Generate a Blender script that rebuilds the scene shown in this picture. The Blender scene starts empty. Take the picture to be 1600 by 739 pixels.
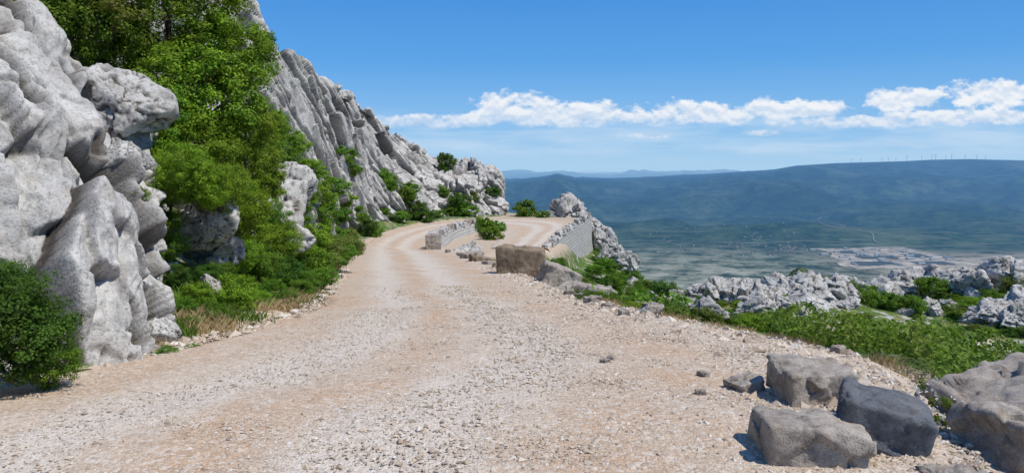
import bpy, math, random, bmesh
import numpy as np
from mathutils import Vector, Matrix
from mathutils.bvhtree import BVHTree
random.seed(7); rng=np.random.default_rng(7)
scene=bpy.context.scene; COL=scene.collection
EYE=1.65; F=1232.0; HV=258.0
# ------------------------------------------------------------------ noise
def _h(ix,iy,iz,seed):
    h=(ix.astype(np.uint32)*np.uint32(374761393))^(iy.astype(np.uint32)*np.uint32(668265263))^(iz.astype(np.uint32)*np.uint32(2246822519))
    h=h+np.uint32((seed*2654435761+1013904223)&0xffffffff)
    h^=h>>np.uint32(15); h*=np.uint32(2246822519); h^=h>>np.uint32(13); h*=np.uint32(3266489917); h^=h>>np.uint32(16)
    return h.astype(np.float64)/4294967295.0
def vn(p,seed=0):
    i=np.floor(p).astype(np.int64); f=p-i; f=f*f*(3-2*f); r=0
    for dx in(0,1):
        wx=f[:,0] if dx else 1-f[:,0]
        for dy in(0,1):
            wy=f[:,1] if dy else 1-f[:,1]
            for dz in(0,1):
                wz=f[:,2] if dz else 1-f[:,2]
                r=r+wx*wy*wz*_h(i[:,0]+dx,i[:,1]+dy,i[:,2]+dz,seed)
    return r*2-1
def fbm(p,oct=4,seed=0):
    a=1.0;s=0;t=0
    for k in range(oct):
        s=s+a*vn(p*(2.03**k)+k*17.3,seed+k); t+=a; a*=.5
    return s/t
def ridged(p,oct=4,seed=0):
    a=1.0;s=0;t=0
    for k in range(oct):
        s=s+a*(1-2*np.abs(vn(p*(2.1**k)+k*11.7,seed+k))); t+=a; a*=.5
    return s/t
def cells(p,seed=0):
    i=np.floor(p).astype(np.int64); n=len(p)
    f1=np.full(n,9.);f2=np.full(n,9.);c=np.zeros((n,3));v=np.zeros((n,3))
    for dx in(-1,0,1):
        for dy in(-1,0,1):
            for dz in(-1,0,1):
                a,b,d=i[:,0]+dx,i[:,1]+dy,i[:,2]+dz
                o=np.stack([_h(a,b,d,seed+11),_h(a,b,d,seed+12),_h(a,b,d,seed+13)],1)
                q=np.stack([a,b,d],1)+o-p
                dd=np.sqrt((q*q).sum(1)); m=dd<f1
                f2=np.where(m,f1,np.minimum(f2,dd)); f1=np.where(m,dd,f1)
                v[m]=q[m]
                rr=np.stack([_h(a,b,d,seed+21),_h(a,b,d,seed+22),_h(a,b,d,seed+23)],1)
                c[m]=rr[m]
    return f1,f2,c,v
def sst(a,b,x):
    t=np.clip((x-a)/(b-a),0,1); return t*t*(3-2*t)
def blocky(p,seed,tilt=1.2,crw=.14,warp=.16):
    w=np.stack([vn(p*1.7+5,seed+1),vn(p*1.7+9,seed+2),vn(p*1.7+3,seed+3)],1)*warp
    f1,f2,c,v=cells(p+w,seed)
    pl=(c[:,0]-.5)+tilt*((c-.5)*v).sum(1)
    return pl, sst(0,crw,f2-f1)
# ------------------------------------------------------------------ mesh helpers
def mk_mesh(name,v,f,mats=(),smooth=True,attrs=None,midx=None):
    me=bpy.data.meshes.new(name)
    v=np.asarray(v,dtype=np.float32); f=np.asarray(f,dtype=np.int32)
    me.vertices.add(len(v)); me.vertices.foreach_set('co',v.ravel())
    k=f.shape[1]; me.loops.add(f.size); me.loops.foreach_set('vertex_index',f.ravel())
    me.polygons.add(len(f)); me.polygons.foreach_set('loop_start',np.arange(0,f.size,k,dtype=np.int32))
    me.polygons.foreach_set('loop_total',np.full(len(f),k,dtype=np.int32))
    if midx is not None: me.polygons.foreach_set('material_index',np.asarray(midx,dtype=np.int32))
    me.polygons.foreach_set('use_smooth',np.full(len(f),smooth,dtype=bool))
    for m in mats: me.materials.append(m)
    if attrs:
        for n,a in attrs.items():
            at=me.attributes.new(n,'FLOAT','POINT'); at.data.foreach_set('value',np.asarray(a,dtype=np.float32))
    me.update(calc_edges=True); me.validate()
    return me
def ob(name,me,loc=(0,0,0),rot=(0,0,0),sc=(1,1,1),parent=None):
    o=bpy.data.objects.new(name,me); o.location=loc; o.rotation_euler=rot; o.scale=sc
    COL.objects.link(o)
    if parent: o.parent=parent
    return o
def tag(o,label,cat,group=None):
    o['label']=label; o['category']=cat
    if group: o['group']=group
    return o
def grid_faces(nu,nv,wrap=False):
    a=np.arange(nu*nv).reshape(nu,nv)
    b=np.concatenate([a,a[:1]],0) if wrap else a
    return np.stack([b[:-1,:-1],b[1:,:-1],b[1:,1:],b[:-1,1:]],-1).reshape(-1,4)
# ------------------------------------------------------------------ materials
def nmat(name):
    m=bpy.data.materials.new(name); m.use_nodes=True; nt=m.node_tree
    for n in list(nt.nodes): nt.nodes.remove(n)
    return m,nt
class NT:
    def __init__(s,nt): s.nt=nt
    def n(s,t,**k):
        x=s.nt.nodes.new(t)
        for a,b in k.items(): setattr(x,a,b)
        return x
    def set(s,sock,v):
        if isinstance(v,bpy.types.NodeSocket): s.nt.links.new(v,sock)
        elif v is not None:
            if isinstance(v,tuple) and len(v)==3 and sock.type=='RGBA': v=v+(1,)
            sock.default_value=v
    def m(s,op,a,b=None,c=None,clamp=False):
        x=s.n('ShaderNodeMath',operation=op,use_clamp=clamp); s.set(x.inputs[0],a)
        if b is not None: s.set(x.inputs[1],b)
        if c is not None: s.set(x.inputs[2],c)
        return x.outputs[0]
    def mix(s,f,a,b,bt='MIX'):
        x=s.n('ShaderNodeMix',data_type='RGBA',blend_type=bt); s.set(x.inputs[0],f); s.set(x.inputs[6],a); s.set(x.inputs[7],b); return x.outputs[2]
    def noise(s,vec,scale,det=4,rough=.55,dist=0.,out=0):
        x=s.n('ShaderNodeTexNoise'); s.set(x.inputs['Vector'],vec); x.inputs['Scale'].default_value=scale; x.inputs['Detail'].default_value=det; x.inputs['Roughness'].default_value=rough; x.inputs['Distortion'].default_value=dist
        return x.outputs[out]
    def vor(s,vec,scale,feat='F1',out='Distance'):
        x=s.n('ShaderNodeTexVoronoi',feature=feat); s.set(x.inputs['Vector'],vec); x.inputs['Scale'].default_value=scale; return x.outputs[out]
    def rng(s,v,a,b,c=0.,d=1.,sm=False):
        x=s.n('ShaderNodeMapRange')
        if sm: x.interpolation_type='SMOOTHSTEP'
        s.set(x.inputs[0],v)
        for i,q in enumerate((a,b,c,d)): x.inputs[i+1].default_value=q
        return x.outputs[0]
    def attr(s,n):
        x=s.n('ShaderNodeAttribute',attribute_name=n); return x.outputs['Fac']
    def pos(s): return s.n('ShaderNodeNewGeometry').outputs['Position']
    def obj(s): return s.n('ShaderNodeTexCoord').outputs['Object']
    def bump(s,h,st,dist,nrm=None):
        x=s.n('ShaderNodeBump'); x.inputs['Strength'].default_value=st; x.inputs['Distance'].default_value=dist; s.set(x.inputs['Height'],h)
        if nrm is not None: s.set(x.inputs['Normal'],nrm)
        return x.outputs[0]
    def pbr(s,col,rough=.9,nrm=None,spec=.2):
        x=s.n('ShaderNodeBsdfPrincipled'); s.set(x.inputs['Base Color'],col); s.set(x.inputs['Roughness'],rough); x.inputs['Specular IOR Level'].default_value=spec
        if nrm is not None: s.set(x.inputs['Normal'],nrm)
        return x.outputs[0]
    def out(s,sh):
        x=s.n('ShaderNodeOutputMaterial'); s.nt.links.new(sh,x.inputs['Surface'])
    def haze(s,sh):  # painted aerial haze: surface fades to bluish emission with distance from origin
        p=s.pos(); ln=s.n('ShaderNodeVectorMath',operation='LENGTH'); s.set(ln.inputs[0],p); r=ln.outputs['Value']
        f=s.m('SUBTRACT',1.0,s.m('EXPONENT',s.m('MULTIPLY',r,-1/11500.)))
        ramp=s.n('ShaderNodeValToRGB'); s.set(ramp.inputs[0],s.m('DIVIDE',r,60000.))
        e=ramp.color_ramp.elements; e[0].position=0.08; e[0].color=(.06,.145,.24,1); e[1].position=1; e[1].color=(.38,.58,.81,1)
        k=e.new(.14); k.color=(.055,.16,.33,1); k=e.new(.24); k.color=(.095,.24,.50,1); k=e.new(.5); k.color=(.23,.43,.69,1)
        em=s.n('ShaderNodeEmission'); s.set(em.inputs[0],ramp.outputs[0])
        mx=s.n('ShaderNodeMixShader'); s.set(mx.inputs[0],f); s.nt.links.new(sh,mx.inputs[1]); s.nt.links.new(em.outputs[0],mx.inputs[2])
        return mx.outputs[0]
def rock_mat(name,light,dark,stain=(.30,.21,.13),sc=1.0,stainamt=.35,obj=False,bd=.03,fine=.45,tilt=(.3,.5,0),cavd=.85,zs=.18,sb=.8,dst=.65):
    m,nt=nmat(name); g=NT(nt); p=g.obj() if obj else g.pos()
    n1=g.noise(p,.9*sc,3,.6); n2=g.noise(p,5*sc,6,.72); n3=g.noise(p,34*sc,3,.7)
    c=g.mix(g.rng(n1,.36,.60),dark,light)
    c=g.mix(g.rng(n2,.42,.62,.0,.6),c,light)
    c=g.mix(g.m('MULTIPLY',g.rng(n2,.47,.34),.75),c,dark)
    mp=g.n('ShaderNodeMapping'); g.set(mp.inputs[0],p); mp.inputs['Scale'].default_value=(1.,1.,zs); mp.inputs['Rotation'].default_value=tilt
    st=g.noise(mp.outputs[0],2.4*sc,5,.7)
    c=g.mix(g.m('MULTIPLY',g.rng(st,.54,.70),stainamt),c,stain)
    c=g.mix(g.m('MULTIPLY',g.rng(st,.47,.34),dst),c,tuple(x*.5 for x in dark))
    c=g.mix(g.m('MULTIPLY',g.rng(n3,.48,.36),fine),c,tuple(x*.5 for x in dark))
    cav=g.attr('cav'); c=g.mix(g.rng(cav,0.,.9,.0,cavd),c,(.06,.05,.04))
    h=g.m('ADD',g.m('ADD',g.m('MULTIPLY',n2,.6),g.m('MULTIPLY',n3,.4)),g.m('MULTIPLY',st,sb))
    b=g.bump(h,.9,bd/sc)
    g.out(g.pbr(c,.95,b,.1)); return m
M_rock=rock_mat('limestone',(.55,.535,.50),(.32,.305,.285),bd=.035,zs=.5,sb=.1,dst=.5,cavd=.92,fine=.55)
M_rockfar=rock_mat('limestone_ridge',(.60,.58,.545),(.37,.355,.33),sc=.42,stainamt=.2,bd=.035,tilt=(.75,.2,0),cavd=.8,zs=.2,sb=.7)
M_boulder=rock_mat('limestone_boulder',(.57,.555,.52),(.31,.30,.285),obj=True,sc=1.3,stainamt=.15,bd=.035,zs=.5,sb=.2)
M_stone=rock_mat('brown_stone',(.45,.405,.35),(.23,.195,.165),obj=True,sc=3,stainamt=.4,bd=.06,zs=.6,sb=.3,dst=.5,fine=.6)
M_stonedark=rock_mat('slate_grey_stone',(.17,.18,.195),(.08,.083,.093),obj=True,sc=3,stainamt=.1,bd=.055,zs=.6,sb=.3,dst=.4)
M_block=rock_mat('weathered_masonry',(.34,.265,.19),(.16,.12,.085),obj=True,sc=2.4,stainamt=.5,bd=.06,zs=.6)
def masonry():
    m,nt=nmat('masonry_wall'); g=NT(nt); tc=g.n('ShaderNodeTexCoord').outputs['UV']
    nz=g.noise(tc,2.5,4,.6,out=1); v=g.n('ShaderNodeVectorMath',operation='MULTIPLY_ADD'); g.set(v.inputs[0],nz); v.inputs[1].default_value=(.22,.22,0); g.set(v.inputs[2],tc)
    b=g.n('ShaderNodeTexBrick'); g.set(b.inputs['Vector'],v.outputs[0]); b.inputs['Scale'].default_value=1; b.inputs['Brick Width'].default_value=.42; b.inputs['Row Height'].default_value=.24; b.inputs['Mortar Size'].default_value=.018
    b.inputs['Color1'].default_value=(.50,.49,.46,1); b.inputs['Color2'].default_value=(.40,.39,.37,1); b.inputs['Mortar'].default_value=(.26,.245,.225,1)
    n=g.noise(g.pos(),2.2,6,.7); c=g.mix(g.rng(n,.4,.62,0,.6),b.outputs[0],(.30,.28,.25))
    bb=g.bump(g.m('SUBTRACT',n,g.m('MULTIPLY',b.outputs['Fac'],.6)),.8,.07); g.out(g.pbr(c,.93,bb)); return m
M_mason=masonry()
def leaf_mat(name,a,b,c=None,camt=0.,trc=(.20,.34,.02),tw=.36):
    m,nt=nmat(name); g=NT(nt); t=g.attr('tone'); col=g.mix(t,a,b)
    if c: col=g.mix(g.m('MULTIPLY',g.rng(g.noise(g.obj(),1.6,3),.54,.64),camt),col,c)
    oi=g.n('ShaderNodeObjectInfo').outputs['Random']
    hs=g.n('ShaderNodeHueSaturation'); g.set(hs.inputs['Hue'],g.rng(oi,0,1,.485,.512)); g.set(hs.inputs['Value'],g.rng(oi,0,1,.85,1.2)); g.set(hs.inputs['Color'],col)
    p=g.pbr(hs.outputs[0],.6,None,.2); tr=g.n('ShaderNodeBsdfTranslucent'); g.set(tr.inputs[0],g.mix(.5,hs.outputs[0],trc))
    mx=g.n('ShaderNodeMixShader'); mx.inputs[0].default_value=tw; nt.links.new(p,mx.inputs[1]); nt.links.new(tr.outputs[0],mx.inputs[2]); g.out(mx.outputs[0]); return m
M_leaf=leaf_mat('leaf_bright',(.055,.12,.008),(.26,.41,.025),(.20,.14,.03),.2,trc=(.28,.42,.02))
M_leafred=leaf_mat('leaf_reddish',(.055,.11,.012),(.21,.33,.03),(.26,.15,.05),.45)
M_leafmid=leaf_mat('leaf_mid',(.04,.10,.01),(.17,.31,.024))
M_leafdark=leaf_mat('leaf_dark',(.02,.055,.009),(.09,.185,.02))
M_leafolive=leaf_mat('leaf_olive',(.075,.10,.018),(.20,.26,.05))
M_cover=leaf_mat('cover_leaf',(.04,.085,.012),(.19,.30,.035),(.24,.21,.07),.5)
M_dry=leaf_mat('dry_grass',(.46,.35,.17),(.76,.63,.36),trc=(.7,.57,.32),tw=.4)
M_grass=leaf_mat('grass_green',(.06,.12,.014),(.18,.29,.035),(.24,.23,.08),.35)
M_flower=leaf_mat('white_flower',(.6,.6,.55),(.8,.8,.75),trc=(.7,.7,.65))
def bark():
    m,nt=nmat('bark'); g=NT(nt); n=g.noise(g.obj(),14,4); g.out(g.pbr(g.mix(n,(.05,.04,.03),(.16,.13,.10)),.9,g.bump(n,.6,.02))); return m
M_bark=bark()
def plain(name,col,var=.25,rough=.8,hz=False,sc=.02,lo=.35,hi=.65):
    m,nt=nmat(name); g=NT(nt); n=g.noise(g.pos(),sc,5,.75); c=g.mix(g.rng(n,lo,hi),tuple(x*(1-var) for x in col),tuple(min(1,x*(1+var)) for x in col))
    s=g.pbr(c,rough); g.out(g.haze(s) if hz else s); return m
def gravel_mat():
    m,nt=nmat('gravel_road'); g=NT(nt); p=g.pos(); lat=g.attr('lat')
    big=g.noise(p,.7,4,.6); med=g.noise(p,3.2,5,.7)
    mp=g.n('ShaderNodeMapping'); g.set(mp.inputs[0],p); mp.inputs['Scale'].default_value=(1.4,.25,1); streak=g.noise(mp.outputs[0],1.6,4,.65)
    l2=g.m('ADD',lat,g.m('MULTIPLY',g.m('SUBTRACT',streak,.5),.16))
    def band(c,w): return g.rng(g.m('ABSOLUTE',g.m('SUBTRACT',l2,c)),w,w*.15)
    tr=g.m('MAXIMUM',band(.25,.11),band(.53,.13))
    org=g.m('MAXIMUM',band(.39,.09),g.m('MAXIMUM',band(.03,.2),band(.72,.13)))
    v1=g.vor(p,30,'F1','Color'); v2=g.vor(p,75,'F1','Color')
    def lum(c):
        x=g.n('ShaderNodeSeparateColor'); g.set(x.inputs[0],c); return x.outputs[0]
    a1=lum(v1); a2=lum(v2)
    base=g.mix(g.rng(med,.35,.66),(.45,.345,.25),(.56,.465,.365))
    base=g.mix(g.m('MULTIPLY',tr,.8),base,(.60,.53,.45))
    base=g.mix(g.m('MULTIPLY',g.m('MULTIPLY',org,g.rng(big,.33,.60)),.85),base,(.49,.315,.19))
    base=g.mix(g.m('MULTIPLY',g.rng(med,.52,.68),g.m('MULTIPLY',org,.4)),base,(.39,.27,.18))
    base=g.mix(g.rng(a1,.74,.86,0,.45),base,(.66,.62,.55))
    base=g.mix(g.rng(a1,.22,.08,0,.4),base,(.27,.21,.16))
    base=g.mix(g.rng(a2,.7,.82,0,.35),base,(.66,.60,.52))
    base=g.mix(g.rng(a2,.25,.12,0,.4),base,(.27,.205,.155))
    d1=g.vor(p,30); d2=g.vor(p,75)
    hh=g.m('ADD',g.m('MULTIPLY',g.m('SUBTRACT',1.,d1),.5),g.m('ADD',g.m('MULTIPLY',g.m('SUBTRACT',1.,d2),.4),g.m('MULTIPLY',med,1.4)))
    g.out(g.pbr(base,.95,g.bump(hh,.75,.024),.1)); return m
M_gravel=gravel_mat()
def pebble_mat():
    m,nt=nmat('pebble'); g=NT(nt); t=g.attr('tone'); r=g.n('ShaderNodeValToRGB'); g.set(r.inputs[0],t); e=r.color_ramp.elements
    e[0].color=(.27,.215,.17,1); e[1].color=(.66,.62,.56,1); k=e.new(.3); k.color=(.46,.36,.265,1); k=e.new(.75); k.color=(.56,.48,.385,1)
    n=g.noise(g.pos(),60,2); g.out(g.pbr(g.mix(g.rng(n,.3,.7,0,.3),r.outputs[0],(.33,.27,.21)),.95,None,.1)); return m
M_pebble=pebble_mat()
# ------------------------------------------------------------------ terrain
YR=[-400,-4,0,4,6,7.2,8,10,12,15,20,30,38,42,45,47,50,65,73,80,86,95,500]
XRv=[2.4,2.4,2.4,2.5,2.95,3.15,2.8,1.8,1.35,.75,.5,-.6,-1.7,-1.,1.0,2.2,2.6,5.,6.2,6.6,6,5,5]
YL=[-400,-4,0,4,6,8.2,10,15,20,30,40,50,60,70,76,80,86,95]
XLv=[-5.6,-5.6,-5.2,-4.6,-3.9,-3.1,-2.75,-3.45,-4.4,-6.4,-8.2,-9.5,-9.9,-8.5,-5.,-1,0,0]
def zr(Y): return np.interp(Y,[0,5,10,15,20,30,40,50,60,100],[0,0,-.3,-.75,-1.25,-2.1,-2.9,-3.5,-3.7,-3.7])
def height(X,Y):
    X=np.asarray(X,float);Y=np.asarray(Y,float); r=np.hypot(X,Y); P=np.stack([X,Y,0*X],1)
    z0=zr(Y); xr=np.interp(Y,YR,XRv); xl=np.interp(Y,YL,XLv)
    dl=np.maximum(xl-X,0); dr=np.maximum(X-xr,0)
    n1=fbm(P*.35,4,3); n2=fbm(P*.08,4,5)
    cap=np.interp(Y,[30,60,70],[7,1.2,.2])
    left=np.minimum(.18*dl+.45*np.maximum(dl-1.,0),cap)+n1*.18*sst(0,1.2,dl)
    g=sst(12,19,Y)
    drop=(1-g)*(.13*dr+.014*dr**2)+g*(.30*dr+.03*dr*dr)
    drop=drop+2.0*sst(.1,1.0,dr)*sst(44,49,Y)*(1-sst(78,84,Y))
    zn=z0+left-drop+n1*.3*sst(.2,3,dr)
    T=-7.3+n1*.35+n2*.9-.8*sst(52,62,Y)+1.0*sst(9,16,X)*np.exp(-((Y-47)/7)**2)+1.6*sst(22,34,X)*sst(30,44,Y)
    k=.8; mx=np.maximum(zn,T); zn=mx+k*np.log1p(np.exp(-np.abs(zn-T)/k))*.6*sst(.5,6,dr)
    zn=np.where(dr<=0,z0+left,zn)
    r0=88-32*sst(6.5,11,X)
    d=np.maximum(r-r0,0)
    fo=np.interp(d,[0,6,20,80,300,1000,2500,3900],[0,1.8,10,48,150,330,600,694])
    z=zn-fo+n2*np.minimum(d*.04,12)
    z=z+124*np.exp(-((X-154)**2+(Y-420)**2)/(2*62**2))*(1+.08*fbm(P*.03,4,8))
    far=sst(3000,4500,r)
    t=X/np.maximum(Y,1)
    Pk=P/1000.
    f1=fbm(Pk*.55,5,31); f2=1-np.abs(fbm(Pk*.7+7,4,37))*2
    tt=[-.6,-.01,.04,.057,.08,.13,.2,.28,.33,.36,.41,.5,.53,.58,.65,.9]
    vv=[292,284,278,272,279,281,277,270,266,259,255,252,250,249,251,250]
    zc=EYE-(np.interp(t,tt,vv)-HV)/F*14500
    yy=Y+1100*f1
    prof=sst(8200,14500,yy)**1.1*(1-.9*sst(15500,21000,yy))
    hz=(zc+700)*prof+prof*(1-prof)*(f2-.45)*900
    near_h=80*sst(6500,8500,Y)*np.maximum(fbm(Pk*.8,4,44)+.1,0)*4
    l2=sst(24000,30000,Y)*(1-sst(34000,42000,Y))*(EYE-(np.interp(t,[-.1,0,.05,.1,.2,.35,.7],[273,273,274,277,275,273,272])-HV)/F*31000+700)*(.94+.06*f1)
    zf=-700+hz+near_h*(1-prof)+l2
    return z*(1-far)+np.where(far>0,zf,0)*far
a1=np.radians(np.concatenate([np.linspace(-180,-44,50),np.linspace(-43.5,43.5,620),np.linspace(44,179,50)]))
nr=900; rr=.25*np.exp(np.linspace(0,math.log(70000/.25),nr))
A,R=np.meshgrid(a1,rr,indexing='ij')
X=(R*np.sin(A)).ravel(); Y=(R*np.cos(A)).ravel(); Z=height(X,Y)
rv=np.hypot(X,Y)
xr=np.interp(Y,YR,XRv); xl=np.interp(Y,YL,XLv)
dist=np.maximum(np.maximum(X-xr,xl-X),0)
soil=np.exp(-dist/.55)
gf=grid_faces(len(a1),nr,True)[:,::-1]
def ground_mat():
    m,nt=nmat('ground'); g=NT(nt); p=g.pos(); soil=g.attr('soil')
    ln=g.n('ShaderNodeVectorMath',operation='LENGTH'); g.set(ln.inputs[0],p); r=ln.outputs['Value']
    n1=g.noise(p,.5,4,.65); n2=g.noise(p,3,5,.7); n3=g.noise(p,20,3,.7)
    gr=g.mix(g.rng(n2,.35,.65),(.05,.09,.018),(.12,.185,.04))
    gr=g.mix(g.rng(n1,.52,.66,0,.7),gr,(.27,.22,.11))
    rockc=g.mix(n3,(.22,.21,.19),(.52,.5,.47)); gr=g.mix(g.rng(g.noise(p,1.1,5,.7),.56,.60),gr,rockc)
    so=g.mix(g.rng(n3,.35,.65),(.38,.28,.19),(.54,.45,.35))
    near=g.mix(g.rng(g.m('ADD',soil,g.m('MULTIPLY',g.m('SUBTRACT',n2,.5),.8)),.3,.55),gr,so)
    m1=g.noise(p,.05,6,.75); mid=g.mix(g.rng(m1,.42,.6),(.03,.055,.015),(.15,.16,.09))
    c=g.mix(g.rng(r,70,160),near,mid)
    a=g.noise(p,.0011,8,.74); b=g.noise(p,.0045,7,.8); k=g.noise(p,.00035,4,.6)
    val=g.mix(g.rng(b,.41,.61),(.008,.026,.009),(.065,.105,.04))
    val=g.mix(g.m('MULTIPLY',g.rng(a,.53,.65),.6),val,(.16,.19,.095))
    val=g.mix(g.m('MULTIPLY',g.rng(a,.49,.38),.6),val,(.006,.02,.008))
    sx=g.n('ShaderNodeSeparateXYZ'); g.set(sx.inputs[0],p)
    reg=g.m('MULTIPLY',g.rng(sx.outputs[1],7300,5600),g.rng(g.m('ABSOLUTE',g.m('SUBTRACT',sx.outputs[0],1100)),1900,600))
    val=g.mix(g.m('MULTIPLY',reg,g.rng(b,.42,.60,.0,.95)),val,(.42,.40,.31))
    bare=g.m('MULTIPLY',g.rng(g.m('ABSOLUTE',g.m('SUBTRACT',sx.outputs[1],5500)),1100,300),g.m('MULTIPLY',g.rng(sx.outputs[0],2100,2800),1.))
    val=g.mix(g.m('MULTIPLY',bare,g.rng(b,.38,.50)),val,(.50,.41,.31))
    vc=g.n('ShaderNodeMapping'); g.set(vc.inputs[0],p); vc.inputs['Scale'].default_value=(.001,.004,.001); vn_=g.vor(vc.outputs[0],3.2,'F1','Color')
    sc=g.n('ShaderNodeSeparateColor'); g.set(sc.inputs[0],vn_)
    fld=g.m('MULTIPLY',g.m('MULTIPLY',g.rng(sx.outputs[1],8600,7000),g.rng(sc.outputs[0],.70,.76)),g.rng(k,.42,.5))
    val=g.mix(g.m('MULTIPLY',fld,.3),val,(.24,.23,.13))
    c=g.mix(g.rng(r,1200,3500),c,val)
    hb=g.m('ADD',g.m('MULTIPLY',n2,.7),g.m('MULTIPLY',n3,.3))
    s=g.pbr(c,.95,g.bump(hb,.7,.08),.1)
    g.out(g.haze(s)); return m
M_ground=ground_mat()
gme=mk_mesh('ground',np.stack([X,Y,Z],1),gf,[M_ground],True,{'soil':soil})
go=ob('ground',gme); go['kind']='structure'; go['label']='mountain slope dropping to a wide wooded valley and hazy hills'
def H(x,y): return float(height(np.array([x]),np.array([y]))[0])
# ------------------------------------------------------------------ road
LR=[((-5.6,-4),(2.4,-4)),((-5.2,0),(2.4,0)),((-4.6,4),(2.55,4)),((-3.9,6),(2.95,5.8)),((-3.15,8),(3.0,7.5)),((-2.75,10),(1.95,9.8)),((-2.95,12.5),(1.3,12.3)),((-3.5,15),(.8,15)),((-4.4,20),(.5,20)),((-6.4,30),(-.6,30)),
((-8.2,40),(-1.95,39.5)),((-9.4,50),(-4.3,47)),((-9.8,60),(-4.6,55)),((-8.5,69),(-3.8,62)),((-4.,76),(-2.6,65.5)),((1.2,78.5),(-1.3,66)),((5.2,75),(-.9,64)),((5.4,69),(-.8,60)),((4.,61),(-.9,56.5)),((2.9,53),(-1.1,52)),((2.2,46.6),(-1.4,46.6))]
LR=np.array(LR,float)
def cat(P,n):
    P=np.vstack([2*P[0]-P[1],P,2*P[-1]-P[-2]]); out=[]
    for i in range(1,len(P)-2):
        t=np.linspace(0,1,n,endpoint=False)[:,None]; a,b,c,d=P[i-1],P[i],P[i+1],P[i+2]
        out.append(.5*((2*b)+(-a+c)*t+(2*a-5*b+4*c-d)*t*t+(-a+3*b-3*c+d)*t**3))
    out.append(P[-2][None]); return np.vstack(out)
Lc=cat(LR[:,0],40); Rc=cat(LR[:,1],40)
nl=70; w=np.linspace(-.03,1.03,nl)
e1=np.stack([Lc[:,0],Lc[:,1],0*Lc[:,0]],1); wob=fbm(e1*1.3,4,77)*.32; wob2=fbm(np.stack([Rc[:,0],Rc[:,1],0*Rc[:,0]],1)*1.3,4,78)*.4
dirv=Rc-Lc; ln=np.linalg.norm(dirv,axis=1,keepdims=True); dirv=dirv/ln
Lw=Lc+dirv*wob[:,None]; Rw=Rc+dirv*wob2[:,None]
G=Lw[:,None,:]*(1-w[None,:,None])+Rw[:,None,:]*w[None,:,None]
gx=G[:,:,0].ravel(); gy=G[:,:,1].ravel(); gz=height(gx,gy)
lat=np.tile(w,len(Lc))
edge=np.minimum(lat,1-lat)
rut=-.012*np.exp(-((lat-.25)/.06)**2)-.012*np.exp(-((lat-.53)/.06)**2)+.012*fbm(np.stack([gx,gy,0*gx],1)*2.5,3,12)
gz=gz+.06+rut*sst(0,.1,edge)-.075*sst(.03,-.02,edge)
rme=mk_mesh('road',np.stack([gx,gy,gz],1),grid_faces(len(Lc),nl)[:,::-1],[M_gravel],True,{'lat':lat})
ro=ob('road',rme); ro['kind']='structure'; ro['label']='unpaved gravel mountain road with pale wheel tracks'
tp=cat(np.array([(9.5,33.5),(12.5,37),(15.,38.5),(19,39.5),(24,38)],float),10); tg=[];tl=[]
for i,q in enumerate(tp):
    d=tp[min(i+1,len(tp)-1)]-tp[max(i-1,0)]; d=d/np.linalg.norm(d); nn=np.array([-d[1],d[0]])
    for k in np.linspace(-1.2,1.2,8): tg.append(q+nn*k); tl.append(.5+k*.15)
tg=np.array(tg); tz=height(tg[:,0],tg[:,1])+.12
pa=ob('path',mk_mesh('path',np.column_stack([tg,tz]),grid_faces(len(tp),8),[M_gravel],True,{'lat':tl})); pa['kind']='structure'; pa['label']='pale track crossing the green slope below the road'
# ------------------------------------------------------------------ cliffs
def blur(a,n):
    for _ in range(n):
        p=np.pad(a,1,mode='edge'); a=(p[:-2,1:-1]+2*p[1:-1,1:-1]+p[2:,1:-1])/4
        p=np.pad(a,1,mode='edge'); a=(p[1:-1,:-2]+2*p[1:-1,1:-1]+p[1:-1,2:])/4
    return a
def cliff(name,base,crest,nu,nv,disp,mat,bulge,back,nb,cs,cn):
    base=np.array(base,float);crest=np.array(crest,float)
    m=60
    B=cat(base,m);C=cat(crest,m)
    L=np.r_[0,np.cumsum(np.linalg.norm(np.diff((B+C)/2,axis=0),axis=1))]; s=np.linspace(0,L[-1],nu)
    B=np.stack([np.interp(s,L,B[:,k]) for k in range(3)],1); C=np.stack([np.interp(s,L,C[:,k]) for k in range(3)],1)
    t=np.linspace(-.08,1.45,nv)
    out=C-B; out[:,2]=0; out/=np.linalg.norm(out,axis=1,keepdims=True)+1e-6
    P=np.zeros((nu,nv,3))
    for j,tt in enumerate(t):
        if tt<=1:
            q=B*(1-tt)+C*tt; q=q-out*(bulge*math.sin(math.pi*max(tt,0)))
        else:
            k=tt-1; q=C+out*(back*k/.45)+np.array([0,0,-1.])*(back*1.0*(k/.45)**1.5)
        P[:,j]=q
    Ps=np.stack([blur(P[:,:,k],12) for k in range(3)],2)
    du=np.gradient(Ps,axis=0);dv=np.gradient(Ps,axis=1); N=np.cross(du,dv); N/=np.linalg.norm(N,axis=2,keepdims=True)+1e-9
    Pf=P.reshape(-1,3);Nf=N.reshape(-1,3)
    mid=Nf[(nu//2)*nv+nv//3]
    if mid[2]<0 or mid[0]<-.2: Nf=-Nf
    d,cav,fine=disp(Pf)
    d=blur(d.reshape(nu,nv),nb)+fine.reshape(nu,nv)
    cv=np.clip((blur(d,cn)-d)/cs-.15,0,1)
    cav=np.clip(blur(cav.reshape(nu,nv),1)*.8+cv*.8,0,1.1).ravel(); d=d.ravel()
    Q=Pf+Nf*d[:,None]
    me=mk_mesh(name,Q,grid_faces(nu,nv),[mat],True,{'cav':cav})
    return me,Q,grid_faces(nu,nv)
def rotbasis(e):
    e=np.array(e,float);e/=np.linalg.norm(e); a=np.cross(e,[0,0,1.]);a/=np.linalg.norm(a);b=np.cross(e,a); return np.stack([e,a,b],0)
RB=rotbasis((3,9,-9))
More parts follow.
